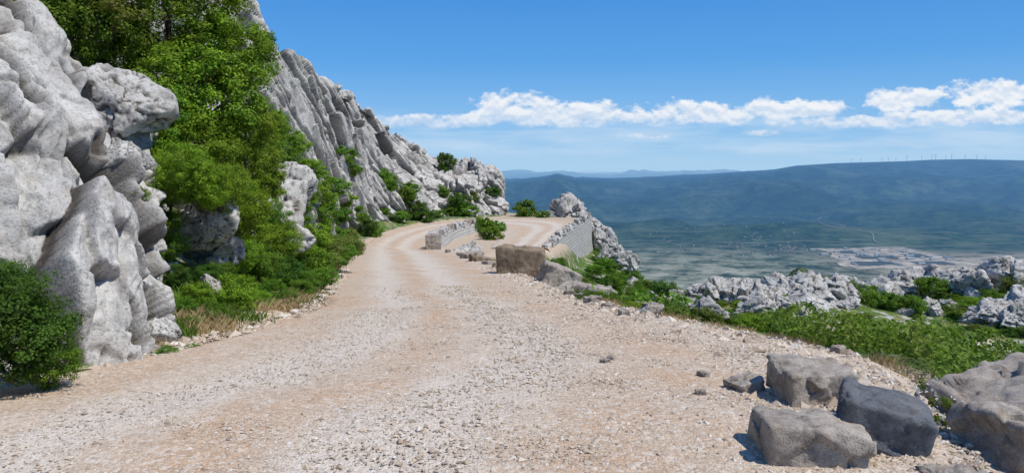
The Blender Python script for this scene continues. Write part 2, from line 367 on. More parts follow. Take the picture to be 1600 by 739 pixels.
def disp_far(P):
    q=P@RB.T
    w=np.stack([fbm(P*.15,2,61),fbm(P*.15+9,2,62),fbm(P*.15+4,2,63)],1)*.6
    p1,c1=blocky((q+w)/np.array([13.,2.4,2.4]),101,2.4,.05,.05)
    p2,c2=blocky((q+w)/np.array([6.,1.0,1.0]),131,2.8,.06,.06)
    p3,c3=blocky((q+w)/np.array([1.5,.42,.42]),151,2.8,.08,.08)
    am=sst(10,28,P[:,1])*.75+.25
    d=(.75*p1-.35*(1-c1))*am+.34*p2-.20*(1-c2)+.12*p3-.05*(1-c3)+.3*am*fbm(P*.2,2,71)+.28*ridged((q+w)*np.array([.12,.55,.55]),3,81)
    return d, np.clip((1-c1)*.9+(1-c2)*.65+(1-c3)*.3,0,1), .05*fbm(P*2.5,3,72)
def disp_near(P):
    w=np.stack([fbm(P*.8,2,61),fbm(P*.8+9,2,62),fbm(P*.8+4,2,63)],1)*.06
    RB2=rotbasis((.55,-.5,-1.)); q=(P+w)@RB2.T
    p1,c1=blocky(q/np.array([1.7,1.1,1.1])+.35,201,2.6,.035,.03)
    p2,c2=blocky(q/np.array([.62,.42,.42]),231,3.4,.04,.04)
    p3,c3=blocky(q/np.array([.24,.15,.15]),251,3.4,.06,.06)
    m=sst(-.25,.25,fbm(P*1.1,3,90))
    r1=ridged(q*np.array([.55,1.1,1.1])+3,4,301); r2=ridged(q*np.array([2.2,4.,4.]),3,311)
    d=.34*p1-.16*(1-c1)+(.17*p2-.05*(1-c2))*(.5+.5*m)+(.040*p3-.010*(1-c3))*(.35+.65*m)+.13*r1+.030*r2
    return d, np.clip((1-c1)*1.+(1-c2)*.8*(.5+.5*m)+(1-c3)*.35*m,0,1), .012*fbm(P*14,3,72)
cb=[(-7,2.6,0),(-5.2,4.7,-.1),(-4.0,6.0,-.15),(-3.45,6.9,-.2),(-3.4,7.9,-.3),(-3.75,8.8,-.3),(-4.3,9.8,-.3),(-5.0,11.0,-.2)]
cc=[(-10,5,6.4),(-9,6.5,6.6),(-8.1,8,6.2),(-7.4,9.2,5.0),(-6.5,9.9,3.7),(-5.7,10.2,2.8),(-5.3,10.9,2.0),(-5.8,12.2,1.5)]
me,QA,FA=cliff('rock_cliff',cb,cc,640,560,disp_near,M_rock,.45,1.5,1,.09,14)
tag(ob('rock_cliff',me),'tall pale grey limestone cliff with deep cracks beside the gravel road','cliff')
fb=[(-6.0,11.2,-.2),(-6.4,14.5,-.7),(-7.1,20,-1.2),(-8.6,30,-2.0),(-10.2,40,-2.9),(-11.3,50,-3.5),(-11.5,60,-3.7),(-10.,70,-3.8),(-6.4,78,-3.8),(-2.8,81.5,-3.9),(-.6,83.5,-4.0)]
fc=[(-9.5,13.,6.0),(-11.4,17,8),(-13.2,25,9.5),(-14.6,38,11.0),(-14.8,45,9.9),(-14.3,52,8.1),(-13.9,62,7.5),(-13.7,70,7.1),(-11.8,81,4.6),(-8,88,2.3),(-5.4,88.5,2.1),(-3.4,88,2.1),(-1.8,87,.7),(-.4,86,-3.0)]
fcr=cat(np.array(fc,float),30)
Lcr=np.r_[0,np.cumsum(np.linalg.norm(np.diff(fcr,axis=0),axis=1))]
def crest_at(i): return [np.interp(i,Lcr,fcr[:,k]) for k in range(3)]
fb2=cat(np.array(fb,float),30); Lb=np.r_[0,np.cumsum(np.linalg.norm(np.diff(fb2,axis=0),axis=1))]
nn=40
fb3=[[np.interp(u*Lb[-1],Lb,fb2[:,k]) for k in range(3)] for u in np.linspace(0,1,nn)]
fc3=[crest_at(u*Lcr[-1]) for u in np.linspace(0,1,nn)]
me,QB,FB=cliff('rock_ridge',fb3,fc3,1300,290,disp_far,M_rockfar,.9,3.0,0,.38,9)
tag(ob('rock_ridge',me),'long jagged pale limestone ridge descending along the road','rock ridge')
bvA=BVHTree.FromPolygons([tuple(v) for v in QA[:]],FA.tolist()); bvB=BVHTree.FromPolygons([tuple(v) for v in QB],FB.tolist())
gi=(rv<260)&(np.abs(np.repeat(a1,nr))<math.radians(60))
keep=gi[gf].all(1); gfk=gf[keep]; uq,inv=np.unique(gfk,return_inverse=True); bvG=BVHTree.FromPolygons([tuple(q) for q in np.stack([X,Y,Z],1)[uq]],inv.reshape(gfk.shape).tolist())
def site(u,v,trees=(0,1,2)):
    d=Vector(((u-800)/F,1,(HV-v)/F)).normalized(); best=None
    for i,b in enumerate((bvG,bvA,bvB)):
        if i not in trees: continue
        h=b.ray_cast(Vector((0,0,EYE)),d,300)
        if h[0] is not None and (best is None or h[3]<best[1]): best=(h[0],h[3])
    return best[0] if best else None
def gsite(u,v,lim=75,st=5):
    for k in range(40):
        h=site(u,v+k*st,(0,))
        if h is not None and h.y<lim: return h
    return Vector((5,40,-6))
# ------------------------------------------------------------------ boulders
def ico(sub):
    bm=bmesh.new(); bmesh.ops.create_icosphere(bm,subdivisions=sub,radius=1); v=np.array([x.co[:] for x in bm.verts]); f=np.array([[q.index for q in x.verts] for x in bm.faces]); bm.free(); return v,f
IV,IF=ico(5)
def boulder_mesh(name,seed,mat,shape=(1,1,1),crag=1.,npl=12):
    r=np.random.default_rng(seed); V,Fc=(IV,IF)
    n=r.normal(size=(npl,3)); n/=np.linalg.norm(n,axis=1,keepdims=True); d=r.uniform(.58,.95,npl)
    dt=V@n.T; q=np.where(dt>.05,d[None]/np.maximum(dt,.05),9.); rad=np.minimum(q.min(1),1.3)
    P=V*rad[:,None]*np.array(shape)
    p1,c1=blocky(P/np.array([.8,.55,.6])+seed*3.1,seed,2.6,.06,.03); p2,c2=blocky(P/np.array([.36,.28,.28])+seed,seed+40,2.8,.08,.04)
    d=crag*(.13*p1-.08*(1-c1)+.05*p2-.025*(1-c2))+.06*ridged(P*1.8+seed,3,seed+9)+.015*fbm(P*9,3,seed+5)
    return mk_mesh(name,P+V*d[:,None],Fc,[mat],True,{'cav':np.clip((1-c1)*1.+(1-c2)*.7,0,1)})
BM=[boulder_mesh('boulder',300+i*7,M_boulder,(1,.9,.75+.05*i)) for i in range(7)]
BK=[boulder_mesh('boulder',700+i*7,M_rock,(1,.9,1.0),crag=.9,npl=10) for i in range(4)]
BF=[boulder_mesh('boulder',500+i*7,M_boulder,(1,.85,1.05),crag=1.5,npl=12) for i in range(5)]
def put_rock(meshes,x,y,z,s,lab,grp,name='limestone_boulder',cat='boulder',fl=1.):
    o=ob(name,random.choice(meshes),(x,y,z),(random.uniform(-.3,.3),random.uniform(-.3,.3),random.uniform(0,6.28)),(s*random.uniform(.8,1.25),s*random.uniform(.8,1.2),s*fl*random.uniform(.75,1.1)))
    return tag(o,lab,cat,grp)
for (u,v,Yd,s) in [(886,336,82,1.6),(904,340,81,1.2),(868,344,83,1.0),(856,341,84,.8),(928,356,78,1.1),(942,364,75,.9),(952,380,70,.9),(936,374,73,.8),(966,394,66,.8),(980,404,62,.7),(890,326,83,1.1),(920,350,80,1.0),(900,330,82,.9),(948,396,64,.6),(988,412,60,.5)]:
    put_rock(BF,(u-800)/F*Yd,Yd,EYE-(v-HV)/F*Yd-.2,s,'jagged pale limestone crag beyond the parapet wall','crags below the wall','limestone_crag','crag')
rs=random.Random(3)
def outcrop(u,v,s):
    h=gsite(u,v,60,2)
    s=min(s,h.y*.027)
    put_rock(BM+BF,h.x,h.y,h.z+s*.2,s,'rugged pale limestone boulder on the green slope','boulders on the lower slope',fl=.85)
for cu,cv,n,su,sv,sm in [(1165,468,18,42,9,1.),(1270,468,20,45,11,1.1),(1350,452,18,40,8,1.15),(1420,452,19,35,9,1.2),(1500,448,20,40,9,1.3),(1590,440,18,30,10,1.5),(1560,500,12,40,10,.8),(1230,488,9,30,5,.6),(1330,475,8,30,8,.6),(1450,482,10,50,10,.5),(1600,485,8,15,15,.9),(1090,478,6,25,10,.4),(1030,465,7,40,10,.4),(970,450,6,30,10,.4),(1150,500,10,90,8,.22)]:
    for i in range(n): outcrop(rs.gauss(cu,su*.7),rs.gauss(cv,sv*.7),sm*rs.uniform(.45,1.25))
for u,v,s in [(1105,500,.4),(1083,478,.6),(1190,512,.25),(1150,497,.4),(1020,470,.5),(985,440,.7),(1060,465,.5),(1005,452,.6)]: outcrop(u,v,s)
for i in range(16):
    k=rs.uniform(.3,.985); c=crest_at(k*Lcr[-1]); s=rs.uniform(.3,.6)
    put_rock(BM,c[0]+rs.uniform(-.2,.4),c[1],c[2]-.2*s,s,'weathered limestone pinnacle on the ridge crest','pinnacles along the ridge crest','rock_pinnacle','rock')
for (u,v,Yd,s) in [(728,392,44.5,.9),(708,398,43,.5),(750,396,43,.7),(738,386,46,.8),(720,404,41,.4),(757,406,39,.45),(765,413,36,.35)]:
    put_rock(BM,(u-800)/F*Yd,Yd,EYE-(v-HV)/F*Yd-.3,s,'low pale rock mound beside the parapet','rocks beside the parapet')
for (u,v,Yd,s) in [(440,325,17,.7),(458,370,15,.4),(345,385,11.4,.4),(325,345,11.0,.4),(455,300,23,.8),(195,172,9.9,.55),(195,250,8.8,.24),(245,520,7.9,.15),(330,450,9.9,.16)]:
    put_rock(BK,(u-800)/F*Yd,Yd,EYE-(v-HV)/F*Yd,s,'grey limestone boulder half hidden in bushes on the bank','boulders on the bank')
def cut_stone(name,size,mat,seed,rough=.06,cuts=30,clip=(.88,1.)):
    bm=bmesh.new(); bmesh.ops.create_cube(bm,size=1); bmesh.ops.subdivide_edges(bm,edges=bm.edges[:],cuts=cuts,use_grid_fill=True)
    V=np.array([x.co[:] for x in bm.verts]); Fc=np.array([[q.index for q in x.verts] for x in bm.faces]); bm.free()
    r=np.random.default_rng(seed)
    c=np.abs(V*2); m=c.max(1,keepdims=True); k=18.
    sup=(c**k).sum(1,keepdims=True)**(1/k); V=V/np.maximum(sup,1e-6)*m
    for i in range(10):
        n=r.choice([-1,1],3)*r.uniform(.1,1,3); n/=np.linalg.norm(n); d=np.abs(n).sum()*.5*r.uniform(*clip)
        V=V-n*np.maximum(V@n-d,0)[:,None]
    V[:,0]+=V[:,2]*r.uniform(-.15,.15); V[:,0]*=1+V[:,1]*r.uniform(-.25,.25)
    S=V*np.array(size); mx=max(size); N=V/np.linalg.norm(V,axis=1,keepdims=True)
    p1,c1=blocky(S/(mx*.42)+seed,seed,2.6,.05,.04)
    d=mx*(rough*.8*p1+rough*.4*ridged(S/mx*2.5+seed,3,seed)+rough*.25*fbm(S/mx*13,4,seed+3))
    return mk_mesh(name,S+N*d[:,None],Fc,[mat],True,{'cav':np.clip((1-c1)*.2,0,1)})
def stone(name,lab,x,y,z,size,rot,mat,seed,rough=.06,grp=None,cat='stone',clip=(.88,1.)):
    return tag(ob(name,cut_stone(name,size,mat,seed,rough,30,clip),(x,y,z),rot),lab,cat,grp)
g1='stones along the road edge'
stone('stone_block','squared brown stone block behind the other roadside blocks',2.08,5.5,.07,(.46,.42,.38),(.05,-.03,.12),M_stone,11,.07,grp=g1)
stone('stone_block','large squared brown stone block on the gravel',1.66,4.38,.05,(.56,.44,.38),(0,.06,-.12),M_stone,12,.07,grp=g1)
stone('stone_block','dark slate grey stone block leaning on the brown one',2.09,4.55,.08,(.46,.42,.50),(.1,.22,-.25),M_stonedark,13,.05,grp=g1)
stone('roadside_boulder','broad brown grey boulder at the edge of the shrubs',3.47,5.3,-.16,(.9,.8,.72),(.1,-.2,.2),M_stone,34,.11,grp=g1)
stone('roadside_boulder','pinkish brown boulder beside dry weeds',2.88,4.5,-.07,(.46,.5,.6),(0,.1,.4),M_stone,35,.10,grp=g1)
stone('stone_slab','small broken brown stone slab lying on gravel',2.28,4.05,.0,(.30,.22,.14),(0,0,.2),M_stone,16,.1,grp=g1)
stone('stone_slab','flat reddish brown stone slab half buried in gravel',1.72,5.78,.03,(.22,.22,.12),(0,-.2,.3),M_stone,18,.1,grp=g1)
gr_='ruined parapet blocks'
stone('fallen_wall_block','big upright block of ruined brown masonry at the road edge',.3,22,-1.2,(1.25,.9,1.1),(0,.10,-.16),M_block,19,.05,grp=gr_,clip=(.9,1.))
stone('fallen_wall_block','tilted piece of ruined wall at the road edge',1.0,17.9,-1.0,(.8,.6,.7),(.1,.35,.3),M_stone,20,.07,grp=gr_)
stone('fallen_wall_block','low flat piece of ruined wall at the road edge',1.25,16.6,-1.08,(.6,.5,.4),(.1,-.2,.8),M_stone,21,.07,grp=gr_)
stone('fallen_wall_block','brown rough block of ruined wall at the road edge',1.47,15.2,-.92,(.7,.5,.5),(-.1,.1,-.3),M_stone,22,.07,grp=gr_)
stone('fallen_wall_block','pale flat slab lying by the rock mound',-1.2,31,-2.15,(.9,.6,.4),(0,.2,.2),M_block,23,.07,grp=gr_)
stone('fallen_wall_block','pale flat slab lying by the rock mound',-1.65,34,-2.35,(.9,.6,.5),(0,-.1,.5),M_stone,24,.07,grp=gr_)
stone('fallen_wall_block','brown slab of broken masonry on the road edge',-.75,28,-1.95,(.7,.5,.35),(0,.15,.7),M_stone,25,.07,grp=gr_)
stone('fallen_wall_block','brown slab of broken masonry on the road edge',-.3,25.3,-1.7,(.6,.5,.35),(.1,-.15,.2),M_block,26,.07,grp=gr_)
for i,(u,v,s) in enumerate([(1020,497,.24),(955,572,.07),(1100,600,.09),(1095,628,.07),(945,577,.08),(975,500,.14),(1000,486,.16),(1310,560,.12),(700,396,.3),(720,402,.3),(925,480,.2),(890,466,.18),(905,470,.14),(950,488,.14)]):
    h=gsite(u,v); stone('loose_rock','loose rough rock lying on the gravel verge',h.x,h.y,h.z+s*.25+.05,(s,s*.8,s*.55),(0,0,i),M_stone,40+i,.12,grp='loose rocks on the road verge',cat='rock')
# ------------------------------------------------------------------ parapets
def wall_mesh(name,pts,hb,ht,th):
    pts=np.array(cat(np.array(pts,float),6)); n=len(pts); V=[];L=0;Ls=[]
    for i,q in enumerate(pts):
        if i: L+=np.linalg.norm(pts[i]-pts[i-1])
        d=pts[min(i+1,n-1)]-pts[max(i-1,0)]; d=d[:2]/np.linalg.norm(d[:2]); nn_=np.array([-d[1],d[0]])*th/2
        zt=q[2]+ht+.1*math.sin(i*1.7)+.06*math.sin(i*4.1); zb=q[2]-hb
        V+=[(q[0]+nn_[0],q[1]+nn_[1],zb),(q[0]+nn_[0],q[1]+nn_[1],zt),(q[0]-nn_[0],q[1]-nn_[1],zt),(q[0]-nn_[0]*3.2,q[1]-nn_[1]*3.2,zb)]; Ls.append(L)
    Fs=[]
    for i in range(n-1):
        for k in range(3): Fs.append((i*4+k,i*4+k+1,i*4+4+k+1,i*4+4+k))
    Fs.append((0,3,2,1)); Fs.append(((n-1)*4,(n-1)*4+1,(n-1)*4+2,(n-1)*4+3))
    me=mk_mesh(name,V,Fs,[M_mason],False); uv=me.uv_layers.new(name='UVMap')
    for p in me.polygons:
        for li in p.loop_indices:
            vi=me.loops[li].vertex_index; uv.data[li].uv=(Ls[vi//4]+(.3 if vi%4 in(2,3) and p.index%3==1 else 0),V[vi][2])
    return me,pts,Ls
tooth_mesh=[cut_stone('merlon',(.62,.44,.5),M_stone if i in(1,3,5) else M_boulder,60+i,.09,12,(.8,1.)) for i in range(6)]
def parapet(lab,pts,hb,ht,nt_,th=.4,skip=(5,)):
    e=bpy.data.objects.new('stone_parapet',None); e.location=tuple(pts[0]); COL.objects.link(e); tag(e,lab,'wall')
    me,P,Ls=wall_mesh('wall',pts,hb,ht,th); wo=ob('wall',me); wo.parent=e; wo.matrix_parent_inverse=Matrix.Translation(-e.location)
    P=np.array(P);Ls=np.array(Ls)
    for i in range(nt_):
        if i in skip: continue
        L=(i+.5+random.uniform(-.18,.18))/nt_*Ls[-1]; q=[np.interp(L,Ls,P[:,k]) for k in range(3)]; q2=[np.interp(L+.3,Ls,P[:,k]) for k in range(3)]; q1=[np.interp(L-.3,Ls,P[:,k]) for k in range(3)]
        a=math.atan2(q2[1]-q1[1],q2[0]-q1[0])+random.uniform(-.2,.2)
        o=ob('merlon',random.choice(tooth_mesh),(q[0],q[1],q[2]+ht+.14),(random.uniform(-.1,.1),random.uniform(-.14,.14),a),(random.uniform(.75,1.2),1,random.uniform(.7,1.2))); o.parent=e; o.matrix_parent_inverse=Matrix.Translation(-e.location)
parapet('low crenellated stone parapet on the inside of the bend',[(-4.75,45.5,-3.2),(-4.6,50,-3.4),(-4.4,55,-3.5),(-3.8,60,-3.55),(-2.9,64,-3.6)],1.,.55,12)
parapet('crenellated pale stone retaining wall on the outer side of the bend',[(1.95,46.5,-4.0),(2.8,52,-3.85),(4.0,58,-3.7),(5.4,65,-3.6),(6.4,70,-3.6),(7.2,74,-3.7)],3.4,.45,16,skip=(9,))
stone('stone_post','squared pale stone post at the end of the parapet',-4.45,44.6,-2.8,(.8,.7,1.1),(0,0,.1),M_stone,80,.04,cat='stone post')
# ------------------------------------------------------------------ foliage
def leaf_cloud(C,N,size,tone,seed):
    r=np.random.default_rng(seed); n=len(C)
    N=N/(np.linalg.norm(N,axis=1,keepdims=True)+1e-9); t=r.normal(size=(n,3)); a=np.cross(N,t); a/=np.linalg.norm(a,axis=1,keepdims=True)+1e-9; b=np.cross(N,a)
    L=(size*r.uniform(.7,1.3,n))[:,None]; W=L*.55
    V=np.stack([C-a*L*.5,C+b*W*.5+N*L*.08,C+a*L*.5,C-b*W*.5+N*L*.08],1).reshape(-1,3)
    Fc=np.arange(4*n).reshape(n,4); return V,Fc,np.repeat(tone,4)
def crown_pts(nc,nleaf,seed,squash=.85,cr=.24,inner=.45,lump=.35):
    r=np.random.default_rng(seed); d=r.normal(size=(nc,3)); d/=np.linalg.norm(d,axis=1,keepdims=True)
    rad=(inner+(1-inner)*r.random(nc)**.5)*(1+lump*fbm(d*1.6+seed,3,seed)); c=d*rad[:,None]*.85; c[:,2]*=squash
    k=r.integers(0,nc,nleaf); e=r.normal(size=(nleaf,3)); e/=np.linalg.norm(e,axis=1,keepdims=True)
    cs=cr*r.uniform(.6,1.3,nc)[k]; P=c[k]+e*(cs*r.random(nleaf)**.4)[:,None]*np.array([1,1,.75])
    N=e*.8+c[k]*.5+np.array([0,0,.5])+r.normal(size=(nleaf,3))*.45
    ct=r.random(nc)[k]; tone=np.clip(.55*ct+.45*r.random(nleaf)+.15*e[:,2],0,1); return P,N,tone,c
def tube(pts,rad,n=7):
    pts=np.array(pts,float); V=[]
    for i,q in enumerate(pts):
        d=pts[min(i+1,len(pts)-1)]-pts[max(i-1,0)]; d/=np.linalg.norm(d)+1e-9; a=np.cross(d,[.3,.9,.2]); a/=np.linalg.norm(a); b=np.cross(d,a)
        for k in range(n): t=2*math.pi*k/n; V.append(q+(a*math.cos(t)+b*math.sin(t))*rad[i])
    Fs=[]
    for i in range(len(pts)-1):
        for k in range(n): Fs.append((i*n+k,i*n+(k+1)%n,(i+1)*n+(k+1)%n,(i+1)*n+k))
    return np.array(V),np.array(Fs)
def stems(c,base,num,r0,seed):
    r=np.random.default_rng(seed); VV=[];FF=[];o=0
    idx=r.choice(len(c),num,replace=False)
    for j in idx:
        e=c[j]; m=(base*.55+e*.45)+r.normal(size=3)*.08; V,Fq=tube([base,base*.7+m*.3+r.normal(size=3)*.02,m,e],[r0,r0*.8,r0*.5,r0*.15]); VV.append(V);FF.append(Fq+o);o+=len(V)
    return np.vstack(VV),np.vstack(FF)
def bush_mesh(nc,nleaf,size,seed,mat,squash=.8,cr=.24):
    P,N,t,c=crown_pts(nc,nleaf,seed,squash,cr,.3,.45); V,Fc,tn=leaf_cloud(P,N,size,t,seed); sv,sf=stems(c,np.array([0,0,-.95*squash]),9,.03,seed)
    return mk_mesh('bush',np.vstack([V,sv]),np.vstack([Fc,sf+len(V)]),[mat,M_bark],False,{'tone':np.r_[tn,np.zeros(len(sv))]},np.r_[np.zeros(len(Fc)),np.ones(len(sf))])
B_near=[bush_mesh(150,14000,.055,900+i,M_leafmid,.85,.2) for i in range(3)]
B_mid=[bush_mesh(80,6000,.085,920+i,M_leafmid) for i in range(4)]
B_far=[bush_mesh(55,3000,.13,940+i,M_leafdark) for i in range(4)]
def bush(pool,x,y,z,r,mat,lab,grp,sz=None,name='bush',cat='bush'):
    o=ob(name,random.choice(pool),(x,y,z),(0,0,random.uniform(0,6.28)),(r*random.uniform(.9,1.2),r*random.uniform(.9,1.2),r*(sz or random.uniform(.8,1.1))))
    o.material_slots[0].link='OBJECT'; o.material_slots[0].material=mat; return tag(o,lab,cat,grp)
T_crown=[]; T_trunk=[]
for i in range(4):
    P,N,t,c=crown_pts(200,20000,700+i,.95,.165,.4,.5); V,Fc,tn=leaf_cloud(P,N,.05,t,700+i); T_crown.append(mk_mesh('crown',V,Fc,[M_leaf],False,{'tone':tn}))
    base=np.array([.1,0,-2.0]); top=np.array([0,0,-.5]); v1,f1=tube([base,[.02,.05,-1.3],top,[.05,-.03,.3]],[.045,.04,.035,.015]); v2,f2=stems(c,top,14,.028,i+5)
    T_trunk.append(mk_mesh('trunk',np.vstack([v1,v2]),np.vstack([f1,f2+len(v1)]),[M_bark],True))
def tree(x,y,z,r,mat,lab,i):
    e=bpy.data.objects.new('tree',None); e.location=(x,y,z-2*r); COL.objects.link(e); tag(e,lab,'tree','trees on the rocky bank')
    rot=random.uniform(0,6.28); s=(r*random.uniform(.95,1.15),r*random.uniform(.95,1.15),r)
    c=ob('crown',T_crown[i%4],(0,0,2*r),(0,0,rot),s,e); c.material_slots[0].link='OBJECT'; c.material_slots[0].material=mat
    ob('trunk',T_trunk[i%4],(0,0,2*r),(0,0,rot),s,e)
tl_=[(-4.9,12.2,2.7,1.1,M_leaf),(-5.6,12.8,4.1,1.3,M_leaf),(-7.4,12.3,4.3,1.3,M_leafred),(-6.2,11.8,3.8,1.05,M_leafred),(-4.7,12.8,3.4,.9,M_leaf),(-4.6,11.6,1.75,.75,M_leaf),(-5.3,11.6,2.3,.8,M_leafmid),(-4.3,11.9,1.2,.55,M_leaf),(-6.7,12.8,5.2,1.3,M_leaf),(-4.2,12.4,2.2,.55,M_leaf),(-5.0,14.8,1.6,.8,M_leaf),(-5.8,17,2.0,.8,M_leafmid),(-4.75,11.0,1.55,.55,M_leaf)]
for i,(x,y,z,r,m) in enumerate(tl_): tree(x,y,z,r,m,'leafy tree with reddish young shoots growing from the rocky bank' if m is M_leafred else 'dense bright green tree growing from the rocky bank',i)
gb='bushes along the foot of the rocks'
for (u,v,Yd,r,m,pool) in [(20,520,5.6,.42,M_leafdark,B_near),(75,565,5.8,.28,M_leafmid,B_near),(5,450,5.7,.28,M_leafdark,B_near),(-30,480,5.4,.5,M_leafdark,B_near),
 (315,290,10.0,.45,M_leaf,B_near),(270,280,9.8,.36,M_leaf,B_near),(375,325,11.3,.5,M_leaf,B_near),(215,305,8.7,.14,M_leafolive,B_near),(345,290,10.6,.45,M_leaf,B_near),(290,260,9.8,.4,M_leaf,B_near),(240,300,9.9,.32,M_leafmid,B_near),(255,345,10,.3,M_leafmid,B_near),(265,385,10,.28,M_leafmid,B_near),(275,430,9.6,.2,M_leafdark,B_near),(225,260,10.1,.3,M_leaf,B_near),
 (360,462,10.0,.36,M_leaf,B_near),(390,470,10.4,.28,M_leaf,B_near),(400,410,12.5,.5,M_leafmid,B_near),(440,430,13.5,.55,M_leafdark,B_near),(470,445,13.4,.42,M_leafmid,B_near),(425,460,12.0,.36,M_leafmid,B_near),(450,470,11.9,.22,M_leafolive,B_near),(330,490,9.2,.2,M_leafmid,B_near),(300,508,8.6,.16,M_leafmid,B_near),(410,480,11,.2,M_leafmid,B_near),(375,495,10,.15,M_leaf,B_near),(345,440,10.5,.34,M_leafmid,B_near),(310,460,9.6,.24,M_leaf,B_near),(285,480,9.0,.18,M_leafmid,B_near),
 (490,415,15.5,.5,M_leafmid,B_mid),(510,395,17.5,.65,M_leafolive,B_mid),(480,400,15.5,.5,M_leaf,B_mid),(505,432,14.5,.28,M_leafmid,B_mid),(260,553,7.3,.12,M_leafmid,B_near),(300,545,7.6,.09,M_leafmid,B_near),(400,370,13.5,.5,M_leaf,B_near),(440,375,14,.45,M_leaf,B_near),(420,340,14,.45,M_leafmid,B_near),
 (380,400,12.0,.4,M_leaf,B_near),(325,430,10.2,.24,M_leafdark,B_near),(530,398,20,.5,M_leafmid,B_mid),(415,290,15,.45,M_leaf,B_mid),(480,370,17,.6,M_leaf,B_mid),(540,385,22,.6,M_leafolive,B_mid)]:
    bush(pool,(u-800)/F*Yd,Yd,EYE-(v-HV)/F*Yd,r,m,'leafy green bush growing against the rocks',gb)
for (u,v,r,m) in [(435,290,.8,M_leafmid),(470,325,.8,M_leaf),(490,300,1.0,M_leaf),(500,350,1.1,M_leafmid),(530,345,1.0,M_leafdark),(520,380,.9,M_leafmid),(560,345,1.1,M_leafmid),(432,255,1.,M_leafmid),(458,235,.9,M_leaf),(480,275,1.,M_leaf),(572,360,1.,M_leafdark),(505,325,1.,M_leaf),(545,375,.9,M_leafolive),(420,215,.9,M_leaf),(470,300,.9,M_leafmid),(515,300,1.0,M_leafmid),(535,320,1.0,M_leaf),(495,385,.9,M_leafmid),(440,280,.7,M_leaf),(585,370,.8,M_leafmid),(550,400,.6,M_leafolive),(430,220,.8,M_leafdark),
 (540,250,.9,M_leafmid),(552,272,.9,M_leafmid),(532,240,.6,M_leafmid),(605,295,1.4,M_leafmid),(630,312,1.6,M_leafmid),(645,335,1.5,M_leafdark),(598,280,1.,M_leafmid),(662,345,1.2,M_leafdark),(625,345,1.1,M_leafmid),(600,335,.7,M_leafmid),(690,305,1.1,M_leafmid),(715,322,1.4,M_leafdark),(728,335,1.3,M_leafmid),(738,312,.9,M_leafolive),(768,305,1.,M_leafdark),(412,75,.7,M_leafdark),(615,206,.5,M_leafmid),(680,340,.9,M_leafmid),(775,300,.7,M_leafolive),(700,335,.9,M_leafmid),(640,300,1.0,M_leafmid),
 (755,362,1.2,M_leafmid),(768,374,1.1,M_leafmid),(745,356,.9,M_leafdark),(775,362,.9,M_leafmid),(822,338,1.6,M_leafmid),(832,332,1.3,M_leafdark),(848,340,.7,M_leafmid)]:
    h=site(u,v)
    if h is None: continue
    bush(B_mid if h.y<45 else B_far,h.x,h.y,h.z+r*.35,r,m,'green bush rooted in the pale limestone','bushes on the ridge')
h=site(697,266) or Vector((-7.4,88,2))
bush(B_far,h.x,h.y,h.z+.9,1.1,M_leafdark,'lone dark green tree standing on the ridge crest',None,1.5,'ridge_tree','tree')
for (u,v,r,m) in [(872,420,.6,M_leafmid),(940,410,1.1,M_leafmid),(962,418,1.1,M_leafdark),(948,426,1.1,M_leafmid),(985,430,1.1,M_leafmid),(1005,440,.9,M_leafmid),(1038,452,1.0,M_leafdark),(960,455,1.0,M_leafmid),(998,470,.9,M_leafmid),(930,430,.9,M_leafmid),(1455,465,1.3,M_leafmid),(1445,460,1.0,M_leafmid),(1325,455,1.2,M_leafmid),(1250,462,1.0,M_leafmid),(1365,478,1.0,M_leafmid),(1395,485,.9,M_leafmid),(1355,465,.8,M_leaf),(1590,460,1.0,M_leafolive),(1490,450,.9,M_leafmid),(1520,485,.8,M_leaf),(1430,490,.9,M_leafmid),(1560,475,.8,M_leafmid),(890,440,.5,M_leafmid),(905,450,.5,M_leafolive)]:
    h=gsite(u,v); bush(B_mid,h.x,h.y,h.z+r*.4,r,m,'round green shrub on the slope below the road','shrubs on the lower slope')
for i in range(180):
    u=rs.uniform(880,1620) if i<120 else rs.uniform(900,1250); v=rs.uniform(np.interp(u,[880,1000,1120,1600],[430,445,462,450]),np.interp(u,[880,1000,1250,1600],[465,495,530,525])); h=site(u,v,(0,))
    if h is None or h.y<11 or h.y>70 or (abs(u-1250)<55 and 490<v<518): continue
    r=rs.uniform(.25,.7) if h.y>22 else rs.uniform(.15,.28); bush(B_mid,h.x,h.y,h.z+r*.25,r,rs.choice([M_leafmid,M_leaf,M_leafolive,M_leafdark]),'low green shrub on the slope below the road','low shrubs on the lower slope',.7)
def cover(name,lab,n,fx,size,mat,seed,hgt):
    pts=fx(n); z=height(pts[:,0],pts[:,1]); P3=np.column_stack([pts,z]); r=np.random.default_rng(seed)
    mound=np.clip(fbm(P3*np.array([1.5,1.5,0]),3,seed)*.75+.5,0,1)
    P3[:,2]+=mound*hgt*(.2+.8*r.random(n)**.5); N=r.normal(size=(n,3))*.7+np.array([0,-.1,.8])
    tone=np.clip(.02+.6*mound+.5*(r.random(n)-.2),0,1); V,Fc,tn=leaf_cloud(P3,N,size,tone,seed)
    o=ob(name,mk_mesh(name,V,Fc,[mat],False,{'tone':tn})); o['kind']='stuff'; o['label']=lab; return o
def reg(n,x0,x1,y0,y1,cond):
    out=np.zeros((0,2))
    while len(out)<n:
        q=np.column_stack([rng.uniform(x0,x1,n),rng.uniform(y0,y1,n)]); out=np.vstack([out,q[cond(q)]])
    return out[:n]
def rightof(q,a=.25,b=99):
    d=q[:,0]-np.interp(q[:,1],YR,XRv)+.5*fbm(np.column_stack([q,0*q[:,0]])*.9,3,9); return (d>a)&(d<b)
